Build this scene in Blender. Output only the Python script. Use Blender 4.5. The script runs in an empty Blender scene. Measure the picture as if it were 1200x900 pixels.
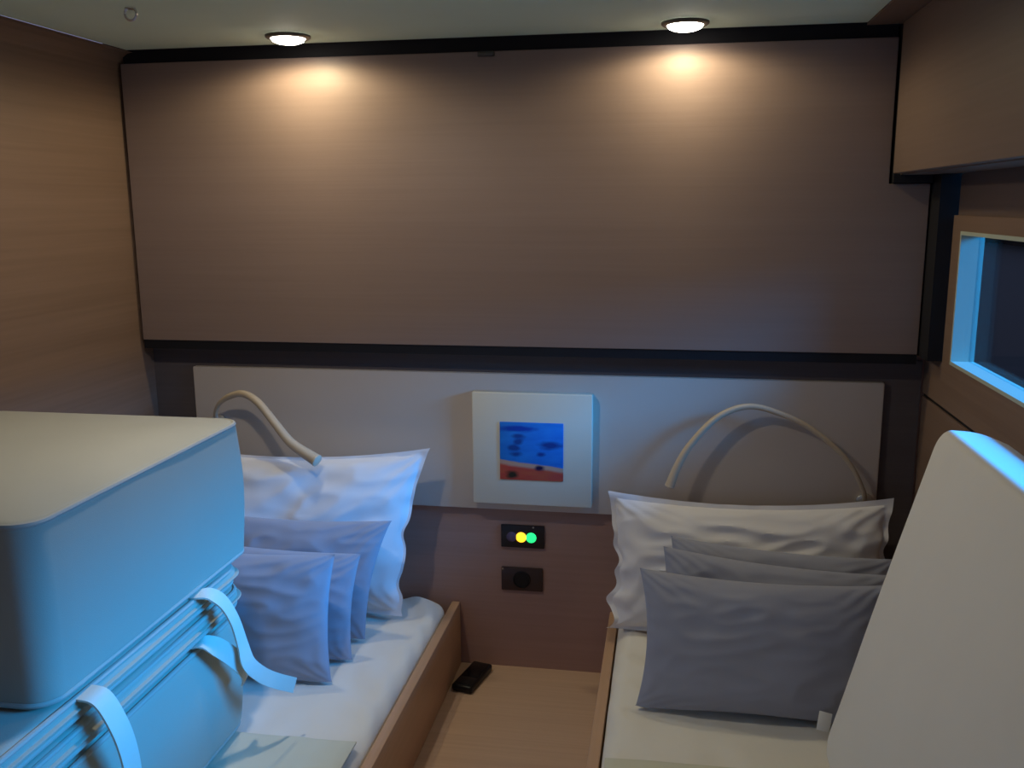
import bpy, bmesh, math, random
from mathutils import Vector, Matrix, noise
from math import sin, cos, pi, radians

# ------------------------------------------------------------------ camera
scene = bpy.context.scene
COL = scene.collection
YAW, PITCH, ROLL = radians(9.75), radians(11.05), radians(-0.39)
fw = Vector((-sin(YAW)*cos(PITCH), cos(YAW)*cos(PITCH), -sin(PITCH)))
r0 = Vector((cos(YAW), sin(YAW), 0)); u0 = r0.cross(fw)
rt = cos(ROLL)*r0 + sin(ROLL)*u0
up = -sin(ROLL)*r0 + cos(ROLL)*u0
cam_d = bpy.data.cameras.new('camera'); cam = bpy.data.objects.new('camera', cam_d); COL.objects.link(cam)
M = Matrix((rt, up, -fw)).transposed().to_4x4(); M.translation = Vector((0, 0, 1.115))
cam.matrix_world = M
cam_d.sensor_width = 36; cam_d.lens = 36*1080/1200; cam_d.clip_start = 0.02
cam_d.dof.use_dof = False
scene.camera = cam

# ------------------------------------------------------------------ light
scene.view_settings.view_transform = 'Standard'
scene.view_settings.look = 'None'
scene.view_settings.gamma = 1
scene.view_settings.use_curve_mapping = False
scene.view_settings.exposure = 0.38
w = bpy.data.worlds.new('world'); scene.world = w; w.use_nodes = True
w.node_tree.nodes['Background'].inputs[0].default_value = (0.52, 0.58, 0.98, 1)
w.node_tree.nodes['Background'].inputs[1].default_value = 0.23

def area(name, loc, target, size, size_y, power, color, spread=180):
    d = bpy.data.lights.new(name, 'AREA'); d.shape = 'RECTANGLE'; d.size = size; d.size_y = size_y
    d.energy = power; d.color = color; d.spread = radians(spread)
    o = bpy.data.objects.new(name, d); COL.objects.link(o); o.location = loc
    o.rotation_euler = (Vector(target)-Vector(loc)).to_track_quat('-Z', 'Y').to_euler()
    return o
# blue daylight falling from outside, down through the hull window in the right wall
area('daylight', (2.50, 1.42, 1.68), (0.54, 1.42, 0.93), 1.8, 0.72, 66, (0.01, 0.38, 1.0), 75)

def spot(name, loc, power, ang, blend, color, rad=0.02, target=None):
    d = bpy.data.lights.new(name, 'SPOT'); d.energy = power; d.spot_size = radians(ang); d.spot_blend = blend
    d.color = color; d.shadow_soft_size = rad
    o = bpy.data.objects.new(name, d); COL.objects.link(o); o.location = loc
    if target: o.rotation_euler = (Vector(target)-Vector(loc)).to_track_quat('-Z', 'Y').to_euler()
    return o

# ------------------------------------------------------------------ materials
def mat(name, color, rough=0.6, metal=0, emit=None, estr=0, spec=0.3):
    m = bpy.data.materials.new(name); m.use_nodes = True
    b = m.node_tree.nodes['Principled BSDF']
    b.inputs['Base Color'].default_value = (*color, 1); b.inputs['Roughness'].default_value = rough
    b.inputs['Metallic'].default_value = metal; b.inputs['Specular IOR Level'].default_value = spec
    if emit:
        b.inputs['Emission Color'].default_value = (*emit, 1); b.inputs['Emission Strength'].default_value = estr
    return m

def wood(name, c1, c2, scale=(1.2, 60, 60), rough=0.45, spec=0.3, rot=(0, 0, 0)):
    m = mat(name, c1, rough, spec=spec); nt = m.node_tree; N = nt.nodes; L = nt.links
    b = N['Principled BSDF']
    tc = N.new('ShaderNodeTexCoord'); mp = N.new('ShaderNodeMapping'); mp.inputs['Scale'].default_value = scale
    mp.inputs['Rotation'].default_value = rot
    n1 = N.new('ShaderNodeTexNoise'); n1.inputs['Scale'].default_value = 2.2; n1.inputs['Detail'].default_value = 6
    n2 = N.new('ShaderNodeTexNoise'); n2.inputs['Scale'].default_value = 0.5; n2.inputs['Detail'].default_value = 3
    mx = N.new('ShaderNodeMix'); mx.data_type = 'RGBA'
    mx.inputs['A'].default_value = (*c1, 1); mx.inputs['B'].default_value = (*c2, 1)
    ad = N.new('ShaderNodeMath'); ad.operation = 'ADD'
    ml = N.new('ShaderNodeMath'); ml.operation = 'MULTIPLY_ADD'; ml.inputs[1].default_value = 1.1; ml.inputs[2].default_value = -0.62
    L.new(tc.outputs['Object'], mp.inputs['Vector']); L.new(mp.outputs[0], n1.inputs['Vector']); L.new(mp.outputs[0], n2.inputs['Vector'])
    L.new(n1.outputs['Fac'], ad.inputs[0]); L.new(n2.outputs['Fac'], ad.inputs[1]); L.new(ad.outputs[0], ml.inputs[0])
    L.new(ml.outputs[0], mx.inputs['Factor']); L.new(mx.outputs['Result'], b.inputs['Base Color'])
    bp = N.new('ShaderNodeBump'); bp.inputs['Strength'].default_value = 0.12; bp.inputs['Distance'].default_value = 0.002
    L.new(n1.outputs['Fac'], bp.inputs['Height']); L.new(bp.outputs[0], b.inputs['Normal'])
    return m

def fabric(name, c, rough=0.9, weave=900, bump=0.25, var=0.08, sheen=0.1):
    m = mat(name, c, rough, spec=0.15); nt = m.node_tree; N = nt.nodes; L = nt.links
    b = N['Principled BSDF']; b.inputs['Sheen Weight'].default_value = sheen
    tc = N.new('ShaderNodeTexCoord')
    n1 = N.new('ShaderNodeTexNoise'); n1.inputs['Scale'].default_value = weave; n1.inputs['Detail'].default_value = 2
    n2 = N.new('ShaderNodeTexNoise'); n2.inputs['Scale'].default_value = 9; n2.inputs['Detail'].default_value = 4
    L.new(tc.outputs['Object'], n1.inputs['Vector']); L.new(tc.outputs['Object'], n2.inputs['Vector'])
    mx = N.new('ShaderNodeMix'); mx.data_type = 'RGBA'
    mx.inputs['A'].default_value = (*[x*(1-var) for x in c], 1); mx.inputs['B'].default_value = (*[min(1, x*(1+var)) for x in c], 1)
    L.new(n2.outputs['Fac'], mx.inputs['Factor']); L.new(mx.outputs['Result'], b.inputs['Base Color'])
    bp = N.new('ShaderNodeBump'); bp.inputs['Strength'].default_value = bump; bp.inputs['Distance'].default_value = 0.0006
    L.new(n1.outputs['Fac'], bp.inputs['Height']); L.new(bp.outputs[0], b.inputs['Normal'])
    return m

M_PANEL = wood('panel_oak', (0.264, 0.188, 0.164), (0.232, 0.162, 0.141))
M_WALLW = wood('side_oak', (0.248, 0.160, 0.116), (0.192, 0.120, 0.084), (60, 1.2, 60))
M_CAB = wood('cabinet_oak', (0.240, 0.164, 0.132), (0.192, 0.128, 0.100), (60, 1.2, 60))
M_LOW = wood('lower_oak', (0.42, 0.26, 0.215), (0.35, 0.21, 0.17))
M_FLOOR = wood('floor_oak', (0.60, 0.41, 0.29), (0.50, 0.335, 0.235), rough=0.5)
M_BOARD = wood('board_oak', (0.62, 0.39, 0.25), (0.50, 0.31, 0.19), (50, 1.0, 50), rough=0.4)
M_BLACK = mat('shadow_gap_black', (0.012, 0.011, 0.014), 0.7)
M_CEIL = fabric('ceiling_vinyl', (0.70, 0.84, 0.70), 0.7, 700, 0.15, 0.03, 0)
M_HEAD = fabric('headboard_vinyl', (0.634, 0.547, 0.480), 0.75, 700, 0.2, 0.03, 0)
M_SHEET = fabric('white_sheet', (0.86, 0.82, 0.74), 0.9, 1200, 0.2, 0.03)
M_PILLOW = fabric('white_cotton', (0.80, 0.78, 0.80), 0.9, 1200, 0.2, 0.03)
M_COVER = fabric('cream_coverlet', (0.70, 0.68, 0.54), 0.95, 500, 0.5, 0.05)
M_GREY = fabric('grey_cushion', (0.36, 0.37, 0.45), 0.85, 900, 0.3, 0.05)
M_BLOCK = fabric('cream_upholstery', (0.416, 0.400, 0.328), 0.85, 800, 0.3, 0.03)
M_PAD = fabric('pad_upholstery', (0.80, 0.76, 0.70), 0.85, 800, 0.3, 0.03)
M_PIPE = fabric('piping_fabric', (0.425, 0.416, 0.365), 0.85, 800, 0.3, 0.03)
M_STRAP = fabric('strap_webbing', (0.68, 0.67, 0.58), 0.85, 1500, 0.4, 0.03)
M_LAMPARM = mat('lamp_leather', (0.56, 0.45, 0.33), 0.5, spec=0.4)
M_TIP = mat('lamp_tip', (0.62, 0.52, 0.40), 0.4)
M_CHROME = mat('satin_metal', (0.6, 0.6, 0.6), 0.3, 1)
M_BRONZE = mat('dark_rim', (0.10, 0.09, 0.08), 0.4, 0.6)
M_LENS = mat('lamp_lens', (1, 1, 1), 0.5, emit=(1, 0.93, 0.80), estr=14)
M_FRAMEC = mat('cream_frame', (0.70, 0.66, 0.55), 0.55)
M_PLATE = mat('black_plate', (0.025, 0.018, 0.018), 0.35)
M_PLATEB = mat('brown_plate', (0.055, 0.032, 0.028), 0.45)
M_HOLE = mat('socket_black', (0.008, 0.007, 0.007), 0.5)
M_YEL = mat('amber_lamp', (0.8, 0.5, 0.05), 0.3, emit=(1.0, 0.50, 0.02), estr=1.5)
M_GRN = mat('green_lamp', (0.05, 0.7, 0.3), 0.3, emit=(0.02, 0.85, 0.22), estr=1.0)
M_PUR = mat('unlit_lamp', (0.12, 0.09, 0.16), 0.25)
M_PHONE = mat('black_plastic', (0.008, 0.008, 0.01), 0.35)
M_SCREEN = mat('black_glass', (0.004, 0.004, 0.006), 0.1)
M_REVEAL = mat('window_lining', (0.46, 0.50, 0.42), 0.5)
M_GLASS = mat('tinted_glass', (0.012, 0.02, 0.03), 0.08, spec=0.5)
_n = M_GLASS.node_tree; _t = _n.nodes.new('ShaderNodeBsdfTransparent'); _t.inputs[0].default_value = (0.80, 0.86, 0.90, 1)
_g = _n.nodes.new('ShaderNodeBsdfGlossy'); _g.inputs['Roughness'].default_value = 0.05
_x = _n.nodes.new('ShaderNodeMixShader'); _x.inputs[0].default_value = 0.06
_n.links.new(_t.outputs[0], _x.inputs[1]); _n.links.new(_g.outputs[0], _x.inputs[2]); _n.links.new(_x.outputs[0], _n.nodes['Material Output'].inputs[0])
M_TAG = mat('white_label', (0.85, 0.85, 0.85), 0.8)

# the little seascape: bands of blue over an orange-red shore, in object space
def painting_material():
    m = mat('painted_seascape', (0.02, 0.15, 0.6), 0.6, spec=0.2); nt = m.node_tree; N = nt.nodes; L = nt.links
    b = N['Principled BSDF']; tc = N.new('ShaderNodeTexCoord'); sep = N.new('ShaderNodeSeparateXYZ')
    L.new(tc.outputs['Object'], sep.inputs[0])
    nz = N.new('ShaderNodeTexNoise'); nz.inputs['Scale'].default_value = 1; nz.inputs['Detail'].default_value = 4
    mp = N.new('ShaderNodeMapping'); mp.inputs['Scale'].default_value = (16, 1, 48)
    L.new(tc.outputs['Object'], mp.inputs['Vector']); L.new(mp.outputs[0], nz.inputs['Vector'])
    def math_(op, a, bb=None, c=None):
        n = N.new('ShaderNodeMath'); n.operation = op
        for i, v in enumerate((a, bb, c)):
            if v is None: continue
            if isinstance(v, (int, float)): n.inputs[i].default_value = v
            else: L.new(v, n.inputs[i])
        return n.outputs[0]
    def mixc(f, A, B):
        n = N.new('ShaderNodeMix'); n.data_type = 'RGBA'
        L.new(f, n.inputs['Factor'])
        for key, v in (('A', A), ('B', B)):
            if isinstance(v, tuple): n.inputs[key].default_value = (*v, 1)
            else: L.new(v, n.inputs[key])
        return n.outputs['Result']
    def blob(cx, cz, rx, rz, soft=0.6):
        dx = math_('MULTIPLY', math_('SUBTRACT', sep.outputs[0], cx), 1/rx)
        dz = math_('MULTIPLY', math_('SUBTRACT', sep.outputs[2], cz), 1/rz)
        d = math_('SQRT', math_('ADD', math_('MULTIPLY', dx, dx), math_('MULTIPLY', dz, dz)))
        d = math_('ADD', d, math_('MULTIPLY_ADD', nz.outputs['Fac'], 1.6, -0.8))
        n = N.new('ShaderNodeMapRange'); L.new(d, n.inputs[0]); n.inputs[1].default_value = 1.0; n.inputs[2].default_value = 1.0-soft
        n.clamp = True
        return n.outputs[0]
    sky = mixc(nz.outputs['Fac'], (0.006, 0.10, 0.55), (0.02, 0.27, 0.78))
    sky = mixc(blob(-0.03, 0.052, 0.055, 0.009), sky, (0.004, 0.05, 0.42))
    for (cx, cz, rx, rz) in ((-0.032, 0.036, 0.020, 0.008), (-0.030, 0.022, 0.014, 0.010), (-0.040, 0.008, 0.016, 0.009), (-0.034, -0.007, 0.020, 0.008)):
        sky = mixc(blob(cx, cz, rx, rz), sky, (0.008, 0.06, 0.30))
    sky = mixc(blob(0.042, 0.017, 0.034, 0.013), sky, (0.006, 0.045, 0.25))
    sky = mixc(blob(0.022, -0.006, 0.014, 0.007), sky, (0.006, 0.045, 0.28))
    gr = mixc(nz.outputs['Fac'], (0.60, 0.16, 0.05), (0.50, 0.02, 0.07))
    gr = mixc(blob(-0.045, -0.056, 0.018, 0.013), gr, (0.03, 0.03, 0.02))
    edge = math_('ADD', math_('MULTIPLY', sep.outputs[0], 0.11), 0.028)      # shoreline, falling to the right
    zz = math_('ADD', sep.outputs[2], edge)
    zz = math_('ADD', zz, math_('MULTIPLY_ADD', nz.outputs['Fac'], 0.008, -0.004))
    f = N.new('ShaderNodeMapRange'); L.new(zz, f.inputs[0]); f.inputs[1].default_value = -0.002; f.inputs[2].default_value = 0.001
    sand = N.new('ShaderNodeMapRange'); L.new(zz, sand.inputs[0]); sand.inputs[1].default_value = -0.014; sand.inputs[2].default_value = -0.008
    gr2 = mixc(sand.outputs[0], gr, (0.55, 0.36, 0.28))
    c = mixc(f.outputs[0], gr2, sky)
    c = mixc(blob(0.018, -0.038, 0.014, 0.008), c, (0.02, 0.01, 0.06))
    L.new(c, b.inputs['Base Color'])
    return m
M_PAINT = painting_material()

# ------------------------------------------------------------------ helpers
def link(name, bm, m, parent=None, loc=(0, 0, 0), smooth=True, label=None):
    bmesh.ops.recalc_face_normals(bm, faces=bm.faces[:])
    me = bpy.data.meshes.new(name); bm.to_mesh(me); bm.free()
    if m: me.materials.append(m)
    if smooth:
        for p in me.polygons: p.use_smooth = True
        try: me.set_sharp_from_angle(angle=radians(38))
        except Exception: pass
    o = bpy.data.objects.new(name, me); COL.objects.link(o); o.location = loc
    if parent: o.parent = parent
    if label: o['label'] = label
    return o
def tag(o, label, cat, group=None, kind=None):
    o['label'] = label; o['category'] = cat
    if group: o['group'] = group
    if kind: o['kind'] = kind
    return o
def thing(name, label, cat, loc, group=None):
    o = bpy.data.objects.new(name, None); o.empty_display_size = 0.05; COL.objects.link(o); o.location = loc
    return tag(o, label, cat, group)
def struct(name, bm, m, smooth=False, **k):
    o = link(name, bm, m, smooth=smooth, **k); o['kind'] = 'structure'; return o

def add_box(bm, x0, x1, y0, y1, z0, z1, bev=0, seg=2):
    g = bmesh.ops.create_cube(bm, size=1)
    vs = g['verts']
    for v in vs:
        v.co = Vector(((x0+x1)/2+v.co.x*(x1-x0), (y0+y1)/2+v.co.y*(y1-y0), (z0+z1)/2+v.co.z*(z1-z0)))
    if bev:
        es = list({e for v in vs for e in v.link_edges})
        bmesh.ops.bevel(bm, geom=es, offset=bev, segments=seg, affect='EDGES', profile=0.5)
    return bm
def box(*a, **k): return add_box(bmesh.new(), *a, **k)
def prism_xz(pts, y0, y1, bev=0):
    bm = bmesh.new(); f = bm.faces.new([bm.verts.new((x, y0, z)) for x, z in pts])
    r = bmesh.ops.extrude_face_region(bm, geom=[f])
    for v in r['geom']:
        if isinstance(v, bmesh.types.BMVert): v.co.y = y1
    if bev:
        bmesh.ops.bevel(bm, geom=bm.edges[:], offset=bev, segments=2, affect='EDGES', profile=0.5)
    return bm
def spline(pts, n=8):
    P = [Vector(p) for p in pts]; P = [2*P[0]-P[1]] + P + [2*P[-1]-P[-2]]; out = []
    for i in range(1, len(P)-2):
        for k in range(n):
            t = k/n; a, b, c, d = P[i-1], P[i], P[i+1], P[i+2]
            out.append(0.5*((2*b)+(c-a)*t+(2*a-5*b+4*c-d)*t*t+(3*b-a-3*c+d)*t**3))
    out.append(P[-2]); return out
def add_tube(bm, pts, rad, seg=10, closed=False, cap=True):
    n = len(pts); rings = []
    ref = Vector((0, 0, 1))
    for i, p in enumerate(pts):
        a = pts[(i-1) % n] if (closed or i > 0) else p
        b = pts[(i+1) % n] if (closed or i < n-1) else p
        t = (Vector(b)-Vector(a)).normalized()
        s = t.cross(ref)
        if s.length < 1e-3: s = t.cross(Vector((0, 1, 0)))
        s.normalize(); u = s.cross(t)
        r = rad[i] if isinstance(rad, (list, tuple)) else rad
        rings.append([bm.verts.new(Vector(p)+r*(cos(2*pi*k/seg)*s+sin(2*pi*k/seg)*u)) for k in range(seg)])
    m = n if closed else n-1
    for i in range(m):
        A, B = rings[i], rings[(i+1) % n]
        for k in range(seg): bm.faces.new((A[k], A[(k+1) % seg], B[(k+1) % seg], B[k]))
    if not closed and cap:
        bm.faces.new(rings[0]); bm.faces.new(rings[-1][::-1])
    return bm
def add_disc_stack(bm, c, prof, seg=32, axis='z'):
    """lathe about a vertical (z) or depth (y) axis; prof = [(r, h)]"""
    rings = []
    for r, h in prof:
        ring = []
        for k in range(seg):
            a = 2*pi*k/seg
            v = (c[0]+r*cos(a), c[1]+r*sin(a), c[2]+h) if axis == 'z' else (c[0]+r*cos(a), c[1]+h, c[2]+r*sin(a))
            ring.append(bm.verts.new(v))
        rings.append(ring)
    for A, B in zip(rings, rings[1:]):
        for k in range(seg): bm.faces.new((A[k], A[(k+1) % seg], B[(k+1) % seg], B[k]))
    bm.faces.new(rings[0]); bm.faces.new(rings[-1])
    return bm

def rr_outline(hx, hy, R, n=8, sub=14):
    """rounded rectangle outline about the origin, counter-clockwise, with points along the sides too"""
    pts = []
    cs = [(hx-R, hy-R, 0), (-hx+R, hy-R, pi/2), (-hx+R, -hy+R, pi), (hx-R, -hy+R, 3*pi/2)]
    for q in range(4):
        cx, cy, a0 = cs[q]
        arc = [(cx+R*cos(a0+pi/2*k/n), cy+R*sin(a0+pi/2*k/n)) for k in range(n+1)]
        pts += arc
        nx, ny, a1 = cs[(q+1) % 4]; e = (nx+R*cos(a1), ny+R*sin(a1)); s = arc[-1]
        pts += [(s[0]+(e[0]-s[0])*k/sub, s[1]+(e[1]-s[1])*k/sub) for k in range(1, sub)]
    return pts

def block_cushion(hx, hy, h, R, r, puff_top=0.008, puff_side=0.006, wob=0.0, seed=0):
    """upholstered block, base at z=0: loft of rounded-rectangle rings"""
    out = rr_outline(hx, hy, R)
    n = len(out); bm = bmesh.new(); prof = []
    for k in range(7):                                   # bottom edge
        a = pi/2*k/6; prof.append((r*(1-sin(a)), r*(1-cos(a))))
    for k in range(1, 8):                                # side
        t = k/8; prof.append((-puff_side*sin(pi*t), r+(h-2*r)*t))
    for k in range(7):
        a = pi/2*k/6; prof.append((r*(1-cos(a)), h-r+r*sin(a)))
    def ring(inset, z, s=1.0, top=0):
        vs = []
        for x, y in out:
            ax = x*(1-inset/hx)*s; ay = y*(1-inset/hy)*s
            zz = z+top
            if wob:
                d = noise.noise(Vector((ax*5+seed, ay*5, zz*7)))*wob
                ax += d*(x/hx); ay += d*(y/hy); zz += d*0.6
            vs.append(bm.verts.new((ax, ay, zz)))
        return vs
    rings = [ring(prof[0][0], prof[0][1], s) for s in (0.15, 0.5, 0.8)]
    rings += [ring(i, z) for i, z in prof]
    rings += [ring(prof[-1][0], prof[-1][1], s, puff_top*(1-s**3)) for s in (0.97, 0.9, 0.8, 0.65, 0.45, 0.2)]
    for A, B in zip(rings, rings[1:]):
        for k in range(n): bm.faces.new((A[k], A[(k+1) % n], B[(k+1) % n], B[k]))
    bm.faces.new(rings[0][::-1]); bm.faces.new(rings[-1])
    return bm
def piping_loop(hx, hy, R, z, rad=0.0035, grow=0.0):
    return add_tube(bmesh.new(), [Vector((x, y, z)) for x, y in rr_outline(hx+grow, hy+grow, R)], rad, 8, closed=True)

def ribbon(bm, pts, wdir, width, th=0.003, n=8):
    P = spline(pts, n); W = spline(wdir, n); rows = []
    m = len(P)
    for i, p in enumerate(P):
        t = (P[min(i+1, m-1)]-P[max(i-1, 0)]).normalized(); wd = W[i]-t*W[i].dot(t); wd.normalize(); nn = t.cross(wd)
        wv = width
        a = [p-wd*wv/2-nn*th/2, p+wd*wv/2-nn*th/2, p+wd*wv/2+nn*th/2, p-wd*wv/2+nn*th/2]
        rows.append([bm.verts.new(q) for q in a])
    for A, B in zip(rows, rows[1:]):
        for k in range(4): bm.faces.new((A[k], A[(k+1) % 4], B[(k+1) % 4], B[k]))
    bm.faces.new(rows[0]); bm.faces.new(rows[-1][::-1])
    return bm

def pillow(name, label, group, m, base, wd, ht, T, lean, tilt=0, twist=0, seed=0, wr=0.006, flange=0.0, pinch=0.05,
           zmin=None, ymax=None, sag=0.0, hem_wave=0.0, nu=96, nv=64, bend=0.0, taper=0.0):
    """soft cushion standing on its long edge: local x = width, z = height, y = thickness (front is -y)"""
    bm = bmesh.new(); front, back = {}, {}
    R = Matrix.Rotation(twist, 3, 'Z') @ Matrix.Rotation(-lean, 3, 'X') @ Matrix.Rotation(tilt, 3, 'Y')
    base = (base[0], base[1], base[2]-(0.010 if name == 'scatter_cushion' else 0.004)); B = Vector(base)
    fu = flange/(wd/2); fv = flange/(ht/2)
    def place(u, v, side):
        iu, iv = min(1, abs(u)/(1-fu)) if fu else abs(u), min(1, abs(v)/(1-fv)) if fv else abs(v)
        prof = max(0, (1-iu**2.6))**0.5*max(0, (1-iv**2.4))**0.5
        x = u*wd/2*(1-pinch*(1-v*v)*(abs(u)**3)); z = v*ht/2*(1-pinch*1.2*(1-u*u)*(abs(v)**3))
        # wrinkles: radiating from the corners, plus soft noise
        e = (abs(u)**2+abs(v)**2)/2
        w1 = noise.noise(Vector((u*2.1+seed, v*2.1, side*3.1)))
        ang = math.atan2(abs(v)-1.15, abs(u)-1.15)
        w2 = sin(ang*26+seed*2+w1*5)*max(0, e-0.25)*1.2
        w3 = noise.noise(Vector((u*6+seed, v*3.4+seed, side*2+5)))
        w4 = abs(noise.noise(Vector((u*2.7-v*2.2+seed, u*1.1+v*3.2, side+9))))
        y = side*(T/2*prof) + (wr*(w1*1.0+w2*0.55+w3*0.22-w4*1.3)*(0.25+prof))*side*(1 if prof > 0 else 0)
        if flange and (iu >= 1 or iv >= 1 or prof == 0):
            y += side*0.0012
        y += hem_wave*2*noise.noise(Vector((v*4+seed, u, 0)))*max(0, abs(u)-0.75)*4 + hem_wave*noise.noise(Vector((u*5+seed, v, 8)))*max(0, abs(v)-0.85)*4
        x += hem_wave*1.6*noise.noise(Vector((v*3.6+seed*2, u*2, 4)))*max(0, abs(u)-0.6)*4*(1.3-v)*0.7
        z += -sag*(1-u*u)*max(0, v)
        y += bend*(v*v)*0.5
        x -= taper*max(0, u+0.4)/1.4*((1-v)/2)**0.8
        p = R @ Vector((x, y, z+ht/2)) + B
        if zmin is not None and p.z < zmin:
            p.z = zmin+(p.z-zmin)*0.02
        if ymax is not None and p.y > ymax: p.y = ymax+(p.y-ymax)*0.04-0.001
        return p-B
    for i in range(nu+1):
        for j in range(nv+1):
            a = -cos(pi*i/nu)*0.35+(2*i/nu-1)*0.65; b = -cos(pi*j/nv)*0.35+(2*j/nv-1)*0.65
            front[i, j] = bm.verts.new(place(a, b, -1))
            back[i, j] = front[i, j] if (i in (0, nu) or j in (0, nv)) else bm.verts.new(place(a, b, 1))
    for i in range(nu):
        for j in range(nv):
            bm.faces.new((front[i, j], front[i+1, j], front[i+1, j+1], front[i, j+1]))
            q = (back[i, j], back[i, j+1], back[i+1, j+1], back[i+1, j])
            bm.faces.new(q)
    o = link(name, bm, m, loc=base)
    for p in o.data.polygons: p.use_smooth = True
    return tag(o, label, 'pillow' if 'pillow' in name else 'cushion', group)

# ------------------------------------------------------------------ room shell
LX, RX, BY, CZ = -1.245, 0.54, 2.06, 1.457
NY = -1.2
struct('floor', box(LX, RX, NY, BY, -0.03, 0.0), M_FLOOR)
struct('wall_back', box(LX-0.03, RX+0.06, BY, BY+0.03, 0.0, CZ+0.05), M_LOW)
# left wall with a small cove at the top
prof = [(LX, -0.03)] + [(LX, CZ-0.035)] + [(LX+0.035*(1-cos(a)), CZ-0.035+0.035*sin(a)) for a in (pi/8, pi/4, 3*pi/8, pi/2)] + [(LX-0.03, CZ), (LX-0.03, -0.03)]
struct('wall_left', prism_xz(prof, NY, BY), M_WALLW)
# ceiling panel stops short of the back wall; a black shadow gap lies behind it
struct('ceiling', box(LX+0.035, 0.368, NY, 1.985, CZ, CZ+0.02, bev=0.004), M_CEIL)
struct('trim_1', box(LX-0.02, RX+0.03, 1.985, BY, CZ+0.004, CZ+0.022), M_BLACK)
struct('trim_2', box(-1.235, 0.43, 2.012, BY, 1.4315, CZ+0.004), M_BLACK)
struct('trim_3', box(0.368, RX+0.04, NY, 2.0, CZ-0.002, CZ+0.02), M_WALLW)
# right wall around the hull window
bm = bmesh.new()
WY0, WY1, WZ0, WZ1 = 0.80, 1.875, 0.808, 1.055
for a in ((WY1, 1.935, WZ0, WZ1), (NY, WY0, WZ0, WZ1), (NY, 1.935, 0.713, WZ0), (NY, 1.935, WZ1, 1.088)):
    add_box(bm, RX, RX+0.035, *a[:2], *a[2:])
add_box(bm, RX, RX+0.03, 1.935, BY, 0.713, 0.80)
add_box(bm, RX, RX+0.03, NY, BY, -0.03, 0.705)
struct('wall_right', bm, M_WALLW)
struct('trim_4', box(RX+0.004, RX+0.06, NY, BY, 0.70, 0.718), M_BLACK)
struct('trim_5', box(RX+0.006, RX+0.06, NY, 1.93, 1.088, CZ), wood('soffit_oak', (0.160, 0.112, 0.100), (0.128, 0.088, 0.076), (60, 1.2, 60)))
struct('trim_6', box(0.512, RX+0.012, 1.937, BY, 0.80, CZ-0.003), M_BLACK)
M_SHADEOAK = wood('shaded_oak', (0.13, 0.105, 0.105), (0.10, 0.08, 0.08))  # shade on the back wall painted in: darker oak below panel, beside headboard
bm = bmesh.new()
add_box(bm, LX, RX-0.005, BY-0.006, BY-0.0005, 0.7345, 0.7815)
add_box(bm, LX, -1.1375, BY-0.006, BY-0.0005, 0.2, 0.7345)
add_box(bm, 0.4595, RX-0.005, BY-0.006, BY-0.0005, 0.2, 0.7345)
struct('trim_shade', bm, M_SHADEOAK)
# window in view: lining and dark tinted pane
bm = bmesh.new()
add_box(bm, RX-0.002, RX+0.04, WY1-0.003, WY1+0.004, WZ0-0.004, WZ1+0.004)
add_box(bm, RX-0.002, RX+0.04, WY0-0.004, WY0+0.003, WZ0-0.004, WZ1+0.004)
add_box(bm, RX-0.002, RX+0.04, WY0+0.003, WY1-0.003, WZ0-0.004, WZ0+0.003)
add_box(bm, RX-0.002, RX+0.04, WY0+0.003, WY1-0.003, WZ1-0.003, WZ1+0.004)
wf = struct('window_1', bm, M_REVEAL)
link('pane', box(RX+0.030, RX+0.034, WY0+0.003, WY1-0.003, WZ0+0.003, WZ1-0.003), M_GLASS, wf, smooth=False)
# dark harbour water outside and an added dark wall beyond, hiding the bright horizon
struct('wall_backdrop', box(7.0, 7.4, -8, 60, 0.2, 1.2), mat('dark_backdrop', (0.010, 0.017, 0.021), 0.95, spec=0.0))
struct('ground', box(0.62, 14, -8, 60, 0.15, 0.2), mat('dark_water', (0.010, 0.018, 0.022), 0.6))

# ------------------------------------------------------------------ big panels
pan = tag(link('wall_panel', prism_xz([(-1.236, 0.803), (0.509, 0.803), (0.509, 1.150), (0.430, 1.150), (0.430, 1.431), (-1.236, 1.431)], 2.0, 2.055, bev=0.0015), M_PANEL, smooth=False),
          'large horizontal oak veneer panel on the back wall under the two downlights', 'wall panel')
link('shadow_strip', box(-1.236, 0.509, 2.004, 2.058, 0.782, 0.803), M_BLACK, pan, smooth=False, label='black strip standing for the shadow gap along the bottom edge of the panel')  # shadow line below the panel, put in as a black strip
cc = link('catch', box(-0.412, -0.376, 1.992, 2.002, 1.420, 1.4305, bev=0.002), M_BRONZE, pan, label='tiny dark metal catch at the top edge')

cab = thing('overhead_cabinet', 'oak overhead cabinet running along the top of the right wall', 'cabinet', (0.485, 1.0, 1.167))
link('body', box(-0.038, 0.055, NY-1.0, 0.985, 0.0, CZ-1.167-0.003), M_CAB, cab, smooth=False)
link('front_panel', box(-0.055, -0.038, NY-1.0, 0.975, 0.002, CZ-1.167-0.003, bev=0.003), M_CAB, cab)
link('shadow_profile', box(-0.050, 0.0245, 0.985, 1.057, -0.016, 0.289), M_BLACK, cab, smooth=False, label='black recessed profile where the cabinet meets the back panel')

hb = tag(link('headboard', box(-1.137, 0.459, 2.040, BY-0.001, 0.408, 0.734, bev=0.004), M_HEAD),
         'long pale vinyl headboard panel on the back wall above both beds', 'headboard')

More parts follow.
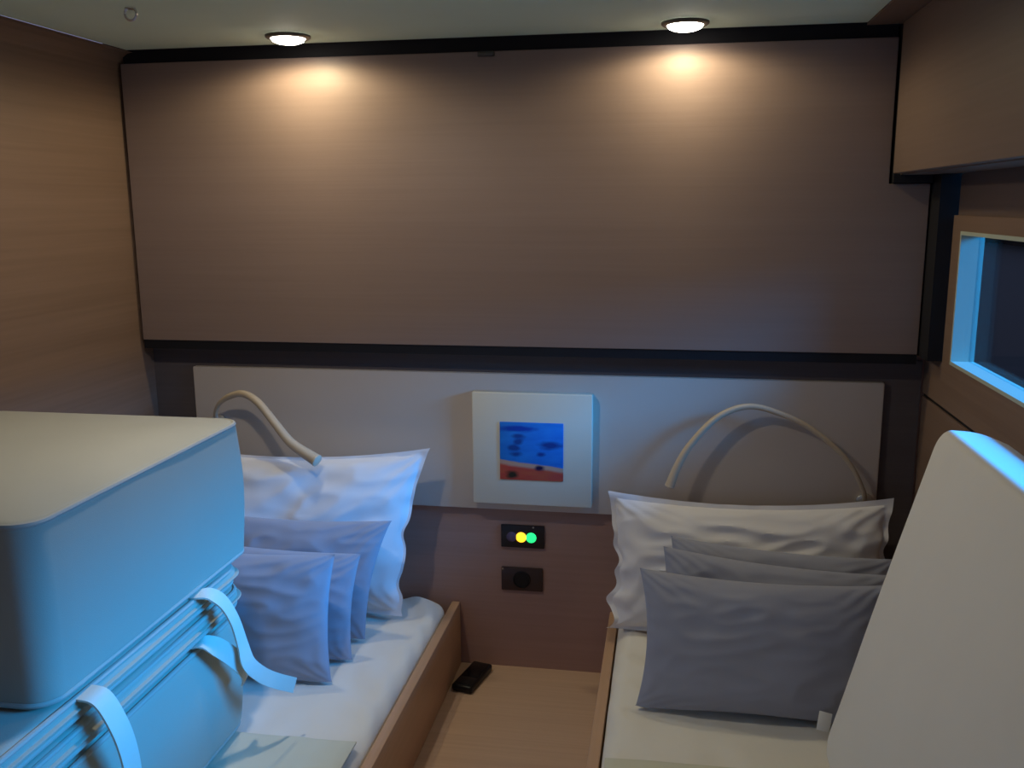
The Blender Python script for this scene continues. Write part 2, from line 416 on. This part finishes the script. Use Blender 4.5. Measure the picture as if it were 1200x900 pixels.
# ------------------------------------------------------------------ berths
def berth(x0, x1, bx0, bx1, label, side):
    t = thing('berth', label, 'bed', ((x0+x1)/2, 1.3, 0), 'built-in single berths')
    cx = (x0+x1)/2
    link('base', box(x0-cx, x1-cx, -1.6, 0.755, 0.0, 0.05), M_LOW, t, smooth=False)
    link('side_board', box(bx0-cx, bx1-cx, -1.6, 0.757, 0.0, 0.163, bev=0.003), M_BOARD, t, label='light oak side board with a rounded top edge')
    return t
berth(LX+0.003, -0.507, -0.506, -0.485, 'built-in left berth with oak side board, below the stacked cushions', -1)
berth(-0.099, RX-0.003, -0.121, -0.100, 'built-in right berth with oak side board, below the leaning mattress', 1)

def mattress(x0, x1, y0, y1, z0, z1, label, seed, corner):
    hx, hy = (x1-x0)/2, (y1-y0)/2; nx, ny = 110, 190; bm = bmesh.new(); r = 0.035; V = {}
    cx, cy = (x0+x1)/2, (y0+y1)/2
    for i in range(nx+1):
        for j in range(ny+1):
            u = 2*i/nx-1; v = 2*j/ny-1
            u = math.copysign(1-(1-abs(u))**1.35, u); v = math.copysign(1-(1-abs(v))**1.35, v)
            x, y = u*hx, v*hy
            # plan corners rounded
            ex = max(0, abs(x)-(hx-corner)); ey = max(0, abs(y)-(hy-corner)); d = math.hypot(ex, ey)
            if d > corner and ex > 0 and ey > 0:
                x = math.copysign(hx-corner+ex*corner/d, x); y = math.copysign(hy-corner+ey*corner/d, y); ed = 0
            else:
                ed = min(hx-abs(x), hy-abs(y)) if not (ex and ey) else corner-d
            ed = max(0, ed)
            drop = 0 if ed > r else r-math.sqrt(max(0, r*r-(r-ed)**2))
            P = Vector((x*3.2+seed, y*3.2, 0))
            wv = 0.004*noise.noise(P)+0.0035*abs(noise.noise(Vector((x*9+y*6+seed, y*3-x*2, 3))))*2 + 0.0022*noise.noise(Vector((x*22+seed, y*9, 1)))
            wv += 0.004*max(0, 1-ed/0.12)*sin((x+y)*55+3*noise.noise(P*2))*min(1, ed/0.01)
            V[i, j] = bm.verts.new((x, y, z1-z0-drop+wv-0.004))
    for i in range(nx):
        for j in range(ny): bm.faces.new((V[i, j], V[i+1, j], V[i+1, j+1], V[i, j+1]))
    edge = [V[i, 0] for i in range(nx+1)]+[V[nx, j] for j in range(1, ny+1)]+[V[i, ny] for i in range(nx-1, -1, -1)]+[V[0, j] for j in range(ny-1, 0, -1)]
    low = [bm.verts.new((v.co.x, v.co.y, 0)) for v in edge]; n = len(edge)
    for k in range(n): bm.faces.new((edge[k], low[k], low[(k+1) % n], edge[(k+1) % n]))
    bm.faces.new(low)
    return tag(link('mattress', bm, M_SHEET, loc=(cx, cy, z0)), label, 'mattress', 'mattresses on the berths')
MZ = 0.192; MT = 0.187
mattress(LX+0.006, -0.509, -0.25, 2.035, 0.051, MT, 'left mattress in a wrinkled white fitted sheet, under the cushion stack', 2.0, 0.05)
mattress(-0.097, RX-0.006, -0.25, 2.035, 0.051, MT, 'right mattress in a wrinkled white fitted sheet, under the big grey cushions', 8.0, 0.03)

def coverlet(x0, x1, y0, y1, z, label, seed):
    nx, ny = 70, 120; bm = bmesh.new(); T = {}; Bt = {}
    cx, cy = (x0+x1)/2, (y0+y1)/2
    for i in range(nx+1):
        for j in range(ny+1):
            u, v = i/nx, j/ny
            yy = y0+(y1-y0)*v + (0.008*noise.noise(Vector((u*4+seed, 0, 0)))+0.02*(u-0.5))*v
            xx = x0+(x1-x0)*u
            e = min(u*(x1-x0), (1-u)*(x1-x0), (1-v)*(y1-y0))
            h = 0.009*min(1, (e/0.012))**0.5 + 0.004*noise.noise(Vector((xx*9+seed, yy*6, 0))) + 0.0025*abs(noise.noise(Vector((xx*18, yy*25+seed, 2))))
            T[i, j] = bm.verts.new((xx-cx, yy-cy, max(0.002, h))); Bt[i, j] = bm.verts.new((xx-cx, yy-cy, -0.001)) if (i in (0, nx) or j in (0, ny)) else None
    for i in range(nx):
        for j in range(ny): bm.faces.new((T[i, j], T[i+1, j], T[i+1, j+1], T[i, j+1]))
    ring = [(i, 0) for i in range(nx)]+[(nx, j) for j in range(ny)]+[(i, ny) for i in range(nx, 0, -1)]+[(0, j) for j in range(ny, 0, -1)]
    for a, b in zip(ring, ring[1:]+ring[:1]): bm.faces.new((T[a], Bt[a], Bt[b], T[b]))
    return tag(link('coverlet', bm, M_COVER, loc=(cx, cy, z)), label, 'coverlet', 'coverlets folded back on the beds')
coverlet(LX+0.03, -0.520, 0.0, 1.385, MZ, 'cream coverlet folded back on the left bed, under the cushion stack', 1)
coverlet(-0.088, RX-0.03, 0.0, 1.425, MZ, 'cream coverlet on the right bed, at the bottom edge before the grey cushions', 5)

# ------------------------------------------------------------------ pillows and scatter cushions
WP, GC = 'white bed pillows', 'grey scatter cushions'
pillow('bed_pillow', 'white pillow on the left bed against the headboard, lit blue', WP, M_PILLOW, (-0.835, 1.885, MZ), 0.64, 0.385, 0.13, radians(11),
       tilt=radians(-1.5), seed=1.3, wr=0.009, flange=0.012, pinch=0.055, zmin=MZ+0.001, ymax=2.036, sag=0.012, hem_wave=0.006, taper=0.065)
pillow('bed_pillow', 'white pillow on the right bed against the headboard, behind grey cushions', WP, M_PILLOW, (0.182, 1.905, MZ), 0.60, 0.315, 0.115, radians(11),
       tilt=radians(-1.0), seed=7.7, wr=0.011, flange=0.014, pinch=0.055, zmin=MZ+0.001, ymax=2.036, sag=0.014, hem_wave=0.011)
pillow('scatter_cushion', 'grey cushion standing last in the left row, against the white pillow', GC, M_GREY, (-0.806, 1.772, MZ), 0.45, 0.268, 0.075, radians(13), taper=0.05, seed=3.1, zmin=MZ+0.001, wr=0.0045, pinch=0.06)
pillow('scatter_cushion', 'grey cushion standing in the middle of the left row of three', GC, M_GREY, (-0.842, 1.682, MZ), 0.43, 0.235, 0.075, radians(13), seed=4.9, zmin=MZ+0.001, wr=0.0045, pinch=0.06, tilt=radians(2))
pillow('scatter_cushion', 'blue-lit grey cushion standing frontmost on the left bed beside the cushion stack', GC, M_GREY, (-0.847, 1.588, MZ), 0.42, 0.262, 0.080, radians(10), seed=6.2, zmin=MZ+0.001, wr=0.0045, pinch=0.06)
pillow('scatter_cushion', 'grey cushion standing last in the right row, against the white pillow', GC, M_GREY, (0.222, 1.778, MZ), 0.44, 0.254, 0.070, radians(12), tilt=radians(3), seed=2.4, zmin=MZ+0.001, wr=0.0045, pinch=0.065)
pillow('scatter_cushion', 'grey cushion standing in the middle of the right row of three', GC, M_GREY, (0.207, 1.695, MZ), 0.45, 0.258, 0.075, radians(12), tilt=radians(4), seed=5.5, zmin=MZ+0.001, wr=0.005, pinch=0.07)
fc = pillow('scatter_cushion', 'big grey cushion frontmost on the right bed, with a small white care label', GC, M_GREY, (0.180, 1.592, MZ), 0.45, 0.264, 0.09, radians(13), tilt=radians(0.6), seed=9.4, zmin=MZ+0.001, wr=0.005, pinch=0.08)
lb = link('care_label', box(-0.011, 0.011, -0.0015, 0.0015, -0.016, 0.016, bev=0.0006), M_TAG, fc, loc=(0.106, -0.052, 0.040), label='small white fabric label sewn to the cushion')
lb.rotation_euler = (radians(-25), radians(12), 0)

# ------------------------------------------------------------------ cushion stack on the left bed
SX = -0.975                                    # centre x of the stack
def block(name, label, loc, hx, hy, h, R, r, group=None, wob=0.003, seed=0, rotz=0, puff=0.008, tilt=0):
    t = thing(name, label, 'cushion', loc, group); t.rotation_euler = (tilt, 0, rotz)
    link('cover', block_cushion(hx, hy, h, R, r, puff, 0.005, wob, seed), M_BLOCK, t)
    g = -r*0.25
    link('piping', piping_loop(hx, hy, R, h-r*0.42, 0.0042, g), M_PIPE, t)
    link('piping', piping_loop(hx, hy, R, r*0.42, 0.0042, g), M_PIPE, t)
    return t
block('block_cushion', 'thick block cushion at the bottom of the stack on the left bed', (SX+0.003, 1.00, MZ+0.013), 0.245, 0.425, 0.220, 0.05, 0.022, seed=1)
block('thin_cushion', 'thin flat cushion with tie straps, directly on the bottom block of the stack', (SX+0.010, 0.985, MZ+0.242), 0.245, 0.44, 0.038, 0.05, 0.017, 'thin flat cushions inside the stack', wob=0.004, seed=4, puff=0.002)
block('thin_cushion', 'upper of two thin flat cushions, directly beneath the big cream block', (SX+0.008, 0.985, MZ+0.283), 0.245, 0.435, 0.038, 0.05, 0.017, 'thin flat cushions inside the stack', wob=0.004, seed=6, puff=0.002)
block('block_cushion', 'big cream block cushion with piped edges on top of the stack', (SX+0.004, 1.180, 0.516), 0.247, 0.275, 0.238, 0.034, 0.012, seed=9, wob=0.002, puff=0.010)

def strap(pts, wd, label, width=0.03):
    bm = ribbon(bmesh.new(), pts, [Vector(x) for x in wd], width)
    b = Vector(pts[0]); bmesh.ops.translate(bm, verts=bm.verts[:], vec=-b)
    return tag(link('tie_strap', bm, M_STRAP, loc=b), label, 'strap', 'cushion tie straps')
strap([(-0.750, 1.262, 0.512), (-0.727, 1.261, 0.513), (-0.708, 1.273, 0.509), (-0.695, 1.290, 0.488), (-0.685, 1.303, 0.451), (-0.680, 1.314, 0.405), (-0.672, 1.315, 0.372), (-0.660, 1.331, 0.345), (-0.645, 1.352, 0.323), (-0.630, 1.396, 0.291)],
      [(0, 1, 0.1)]*5+[(0.1, 1, 0.3), (0.2, 0.8, 0.6), (0.1, 0.5, 0.8), (0.1, 0.5, 0.8), (0.1, 0.5, 0.8)], 'pale webbing strap looping off the stack near the blue-lit cushion', 0.026)
strap([(-0.735, 1.255, 0.432), (-0.718, 1.262, 0.431), (-0.702, 1.278, 0.415), (-0.690, 1.303, 0.385), (-0.684, 1.325, 0.355), (-0.690, 1.335, 0.330)],
      [(0, 1, 0.1), (0, 1, 0.1), (0.2, 0.8, 0.5), (0.2, 0.7, 0.6), (0.1, 0.6, 0.7), (0.1, 0.6, 0.7)], 'short lower strap end under the loop, against the bottom block', 0.030)
strap([(-0.750, 0.972, 0.506), (-0.727, 0.970, 0.507), (-0.700, 0.970, 0.502), (-0.685, 0.976, 0.467), (-0.680, 0.986, 0.422), (-0.685, 1.000, 0.366), (-0.695, 1.010, 0.31)],
      [(0, 1, 0.05)]*7, 'pale webbing strap hanging at the near end of the stack, bottom left', 0.034)

# ------------------------------------------------------------------ mattress leaning on the right wall
al = math.atan2(0.148, 0.583)
th, Lp, Hp = 0.105, 0.95, 0.575
t = thing('leaning_mattress', 'large pale mattress pad on its long edge, leaning against the right wall', 'mattress', (0.266, 1.448, MZ+0.036))
# local frame: x = thickness (to the right), y = length, z = height; lean turns z towards +x
o = link('cover', block_cushion(Lp/2, Hp/2, th, 0.030, 0.016, 0.004, 0.004, 0.002, 3), M_PAD, t)
o.matrix_basis = Matrix.Translation((0, 0, 0)) @ Matrix.Rotation(al, 4, 'Y') @ Matrix.Translation((th, -Lp/2, Hp/2)) @ Matrix(((0, 0, -1, 0), (1, 0, 0, 0), (0, -1, 0, 0), (0, 0, 0, 1)))

# ------------------------------------------------------------------ reading lamps
def reading_lamp(label, base, pts, radii, n=8):
    t = thing('reading_lamp', label, 'lamp', base, 'flexible reading lamps')
    b = Vector(base)
    P = [p-b for p in spline(pts, n)]
    Rr = [v.x for v in spline([(r, 0, 0) for r in radii], n)]
    link('arm', add_tube(bmesh.new(), P, Rr, 14), M_LAMPARM, t)
    d = (P[-1]-P[-4]).normalized()
    link('lamp_tip', add_tube(bmesh.new(), [P[-1]-d*0.001, P[-1]+d*0.002, P[-1]+d*0.004], [Rr[-1]*1.05, Rr[-1]*1.05, Rr[-1]*0.85], 14), M_TIP, t)
    link('wall_mount', add_disc_stack(bmesh.new(), (0, 0, 0), [(0.018, 0.0), (0.018, -0.008), (0.014, -0.011)], 24, 'y'), M_CHROME, t)
    return t
HY = 2.040
reading_lamp('arched flexible reading lamp above the right bed, tip bending down beside the picture', (0.432, HY, 0.470),
   [(0.432, 2.030, 0.470), (0.422, 2.012, 0.505), (0.382, 2.004, 0.573), (0.308, 2.002, 0.636), (0.235, 2.000, 0.671), (0.170, 1.998, 0.683), (0.108, 1.994, 0.657), (0.055, 1.990, 0.598), (0.027, 1.986, 0.548), (0.011, 1.982, 0.503)],
   [0.005, 0.005, 0.0052, 0.0055, 0.006, 0.0065, 0.007, 0.0078, 0.0088, 0.0105])
reading_lamp('arched flexible reading lamp above the left bed, rising behind the cushion stack', (-1.075, HY, 0.600),
   [(-1.075, 2.030, 0.600), (-1.070, 2.012, 0.625), (-1.052, 1.998, 0.652), (-1.018, 1.985, 0.674), (-0.975, 1.972, 0.684), (-0.932, 1.955, 0.668), (-0.884, 1.935, 0.625), (-0.838, 1.915, 0.585), (-0.772, 1.895, 0.553)],
   [0.005, 0.005, 0.0055, 0.007, 0.0085, 0.0092, 0.0098, 0.011, 0.014])

# ------------------------------------------------------------------ picture, control plate, socket
t = thing('framed_picture', 'square cream frame with a small blue and red seascape, on the headboard', 'picture', (-0.302, HY, 0.560))
link('frame', box(-0.138, 0.138, -0.026, 0.0, -0.129, 0.135, bev=0.003), M_FRAMEC, t)
link('painting', box(-0.073, 0.073, -0.029, -0.0255, -0.068, 0.068, bev=0.001), M_PAINT, t, label='small square seascape painting, blue above a red shore')
t = thing('control_panel', 'small black plate with unlit, amber and green indicator lamps, below the picture', 'control panel', (-0.330, BY, 0.339))
link('plate', box(-0.052, 0.052, -0.008, 0.0, -0.028, 0.028, bev=0.002), M_PLATE, t)
for k, (dx, m, lab) in enumerate(((-0.026, M_PUR, 'unlit purple indicator lamp'), (-0.003, M_YEL, 'glowing amber indicator lamp'), (0.021, M_GRN, 'glowing green indicator lamp'))):
    link('indicator_lamp', add_disc_stack(bmesh.new(), (dx, -0.0075, -0.001), [(0.0125, 0.0), (0.0125, -0.002), (0.010, -0.0045), (0.004, -0.0055)], 24, 'y'), m, t, label=lab)
link('glint_disc', add_disc_stack(bmesh.new(), (0.026, -0.008, 0.0245), [(0.0022, 0), (0.0022, -0.001)], 12, 'y'), M_CHROME, t)
t = thing('power_socket', 'brown plate with a round black power socket, below the indicator lamps', 'socket', (-0.332, BY, 0.231))
bmp = box(-0.050, 0.050, -0.008, 0.0, -0.029, 0.029, bev=0.002)
link('plate', bmp, M_PLATEB, t)
link('socket_well', add_disc_stack(bmesh.new(), (0.0, -0.0075, 0), [(0.0215, 0.0), (0.0215, -0.0025), (0.0195, -0.0030), (0.0185, -0.001), (0.004, -0.0008)], 32, 'y'), M_HOLE, t, label='round black socket opening')
link('glint_disc', add_disc_stack(bmesh.new(), (-0.046, -0.008, 0.0255), [(0.0022, 0), (0.0022, -0.001)], 12, 'y'), M_CHROME, t)  # small metal disc put in for the glint on the plate

# ------------------------------------------------------------------ handset on the floor
t = thing('mobile_phone', 'small black handset lying on the floor beside the left side board', 'phone', (-0.440, 1.975, 0.001))
t.rotation_euler = (0, 0, radians(-13))
link('body', box(-0.026, 0.026, -0.062, 0.062, 0.0, 0.018, bev=0.006, seg=3), M_PHONE, t)
link('screen', box(-0.020, 0.020, -0.015, 0.052, 0.0178, 0.0186, bev=0.0003), M_SCREEN, t)
link('keypad', box(-0.018, 0.018, -0.052, -0.020, 0.0178, 0.0192, bev=0.0005), M_PHONE, t)

# ------------------------------------------------------------------ ceiling fittings
def downlight(x, y, label, power, color=(1.0, 0.85, 0.50)):
    t = thing('downlight', label, 'ceiling light', (x, y, CZ), 'recessed downlights')
    bm = bmesh.new(); seg = 36
    prof = [(0.046, -0.0005), (0.046, -0.004), (0.042, -0.007), (0.036, -0.007), (0.034, -0.001)]
    rings = [[bm.verts.new((r*cos(2*pi*k/seg), r*sin(2*pi*k/seg), h)) for k in range(seg)] for r, h in prof]
    for A, B in zip(rings, rings[1:]):
        for k in range(seg): bm.faces.new((A[k], A[(k+1) % seg], B[(k+1) % seg], B[k]))
    link('rim', bm, M_BRONZE, t)
    link('lens', add_disc_stack(bmesh.new(), (0, 0, 0), [(0.0345, -0.001), (0.0345, -0.007), (0.031, -0.012), (0.022, -0.0155), (0.008, -0.017)], seg), M_LENS, t)
    spot('downlight_beam', (x, y, CZ-0.020), power, 176, 0.35, color, 0.022, (x, y, 0))
downlight(-0.785, 1.885, 'glowing recessed downlight in the ceiling, the left of the pair', 4.2)
downlight(0.016, 1.905, 'glowing recessed downlight in the ceiling, the right of the pair', 3.2)
# the cabin's near lamp, above and behind the picture's upper edge
downlight(-0.66, 1.24, 'glowing recessed downlight in the ceiling nearer the cabin door', 8.5, (1.0, 0.90, 0.74))
bm = bmesh.new()
add_tube(bm, [Vector((0.011*cos(a*pi/8), 0, -0.010+0.011*sin(a*pi/8))) for a in range(16)], 0.0022, 8, closed=True)
add_disc_stack(bm, (0, 0, -0.002), [(0.009, 0.002), (0.009, 0.0)], 20)
tag(link('ceiling_hook', bm, M_CHROME, loc=(-0.945, 1.575, CZ)), 'tiny metal ring hook on the ceiling in the top left corner', 'hook')
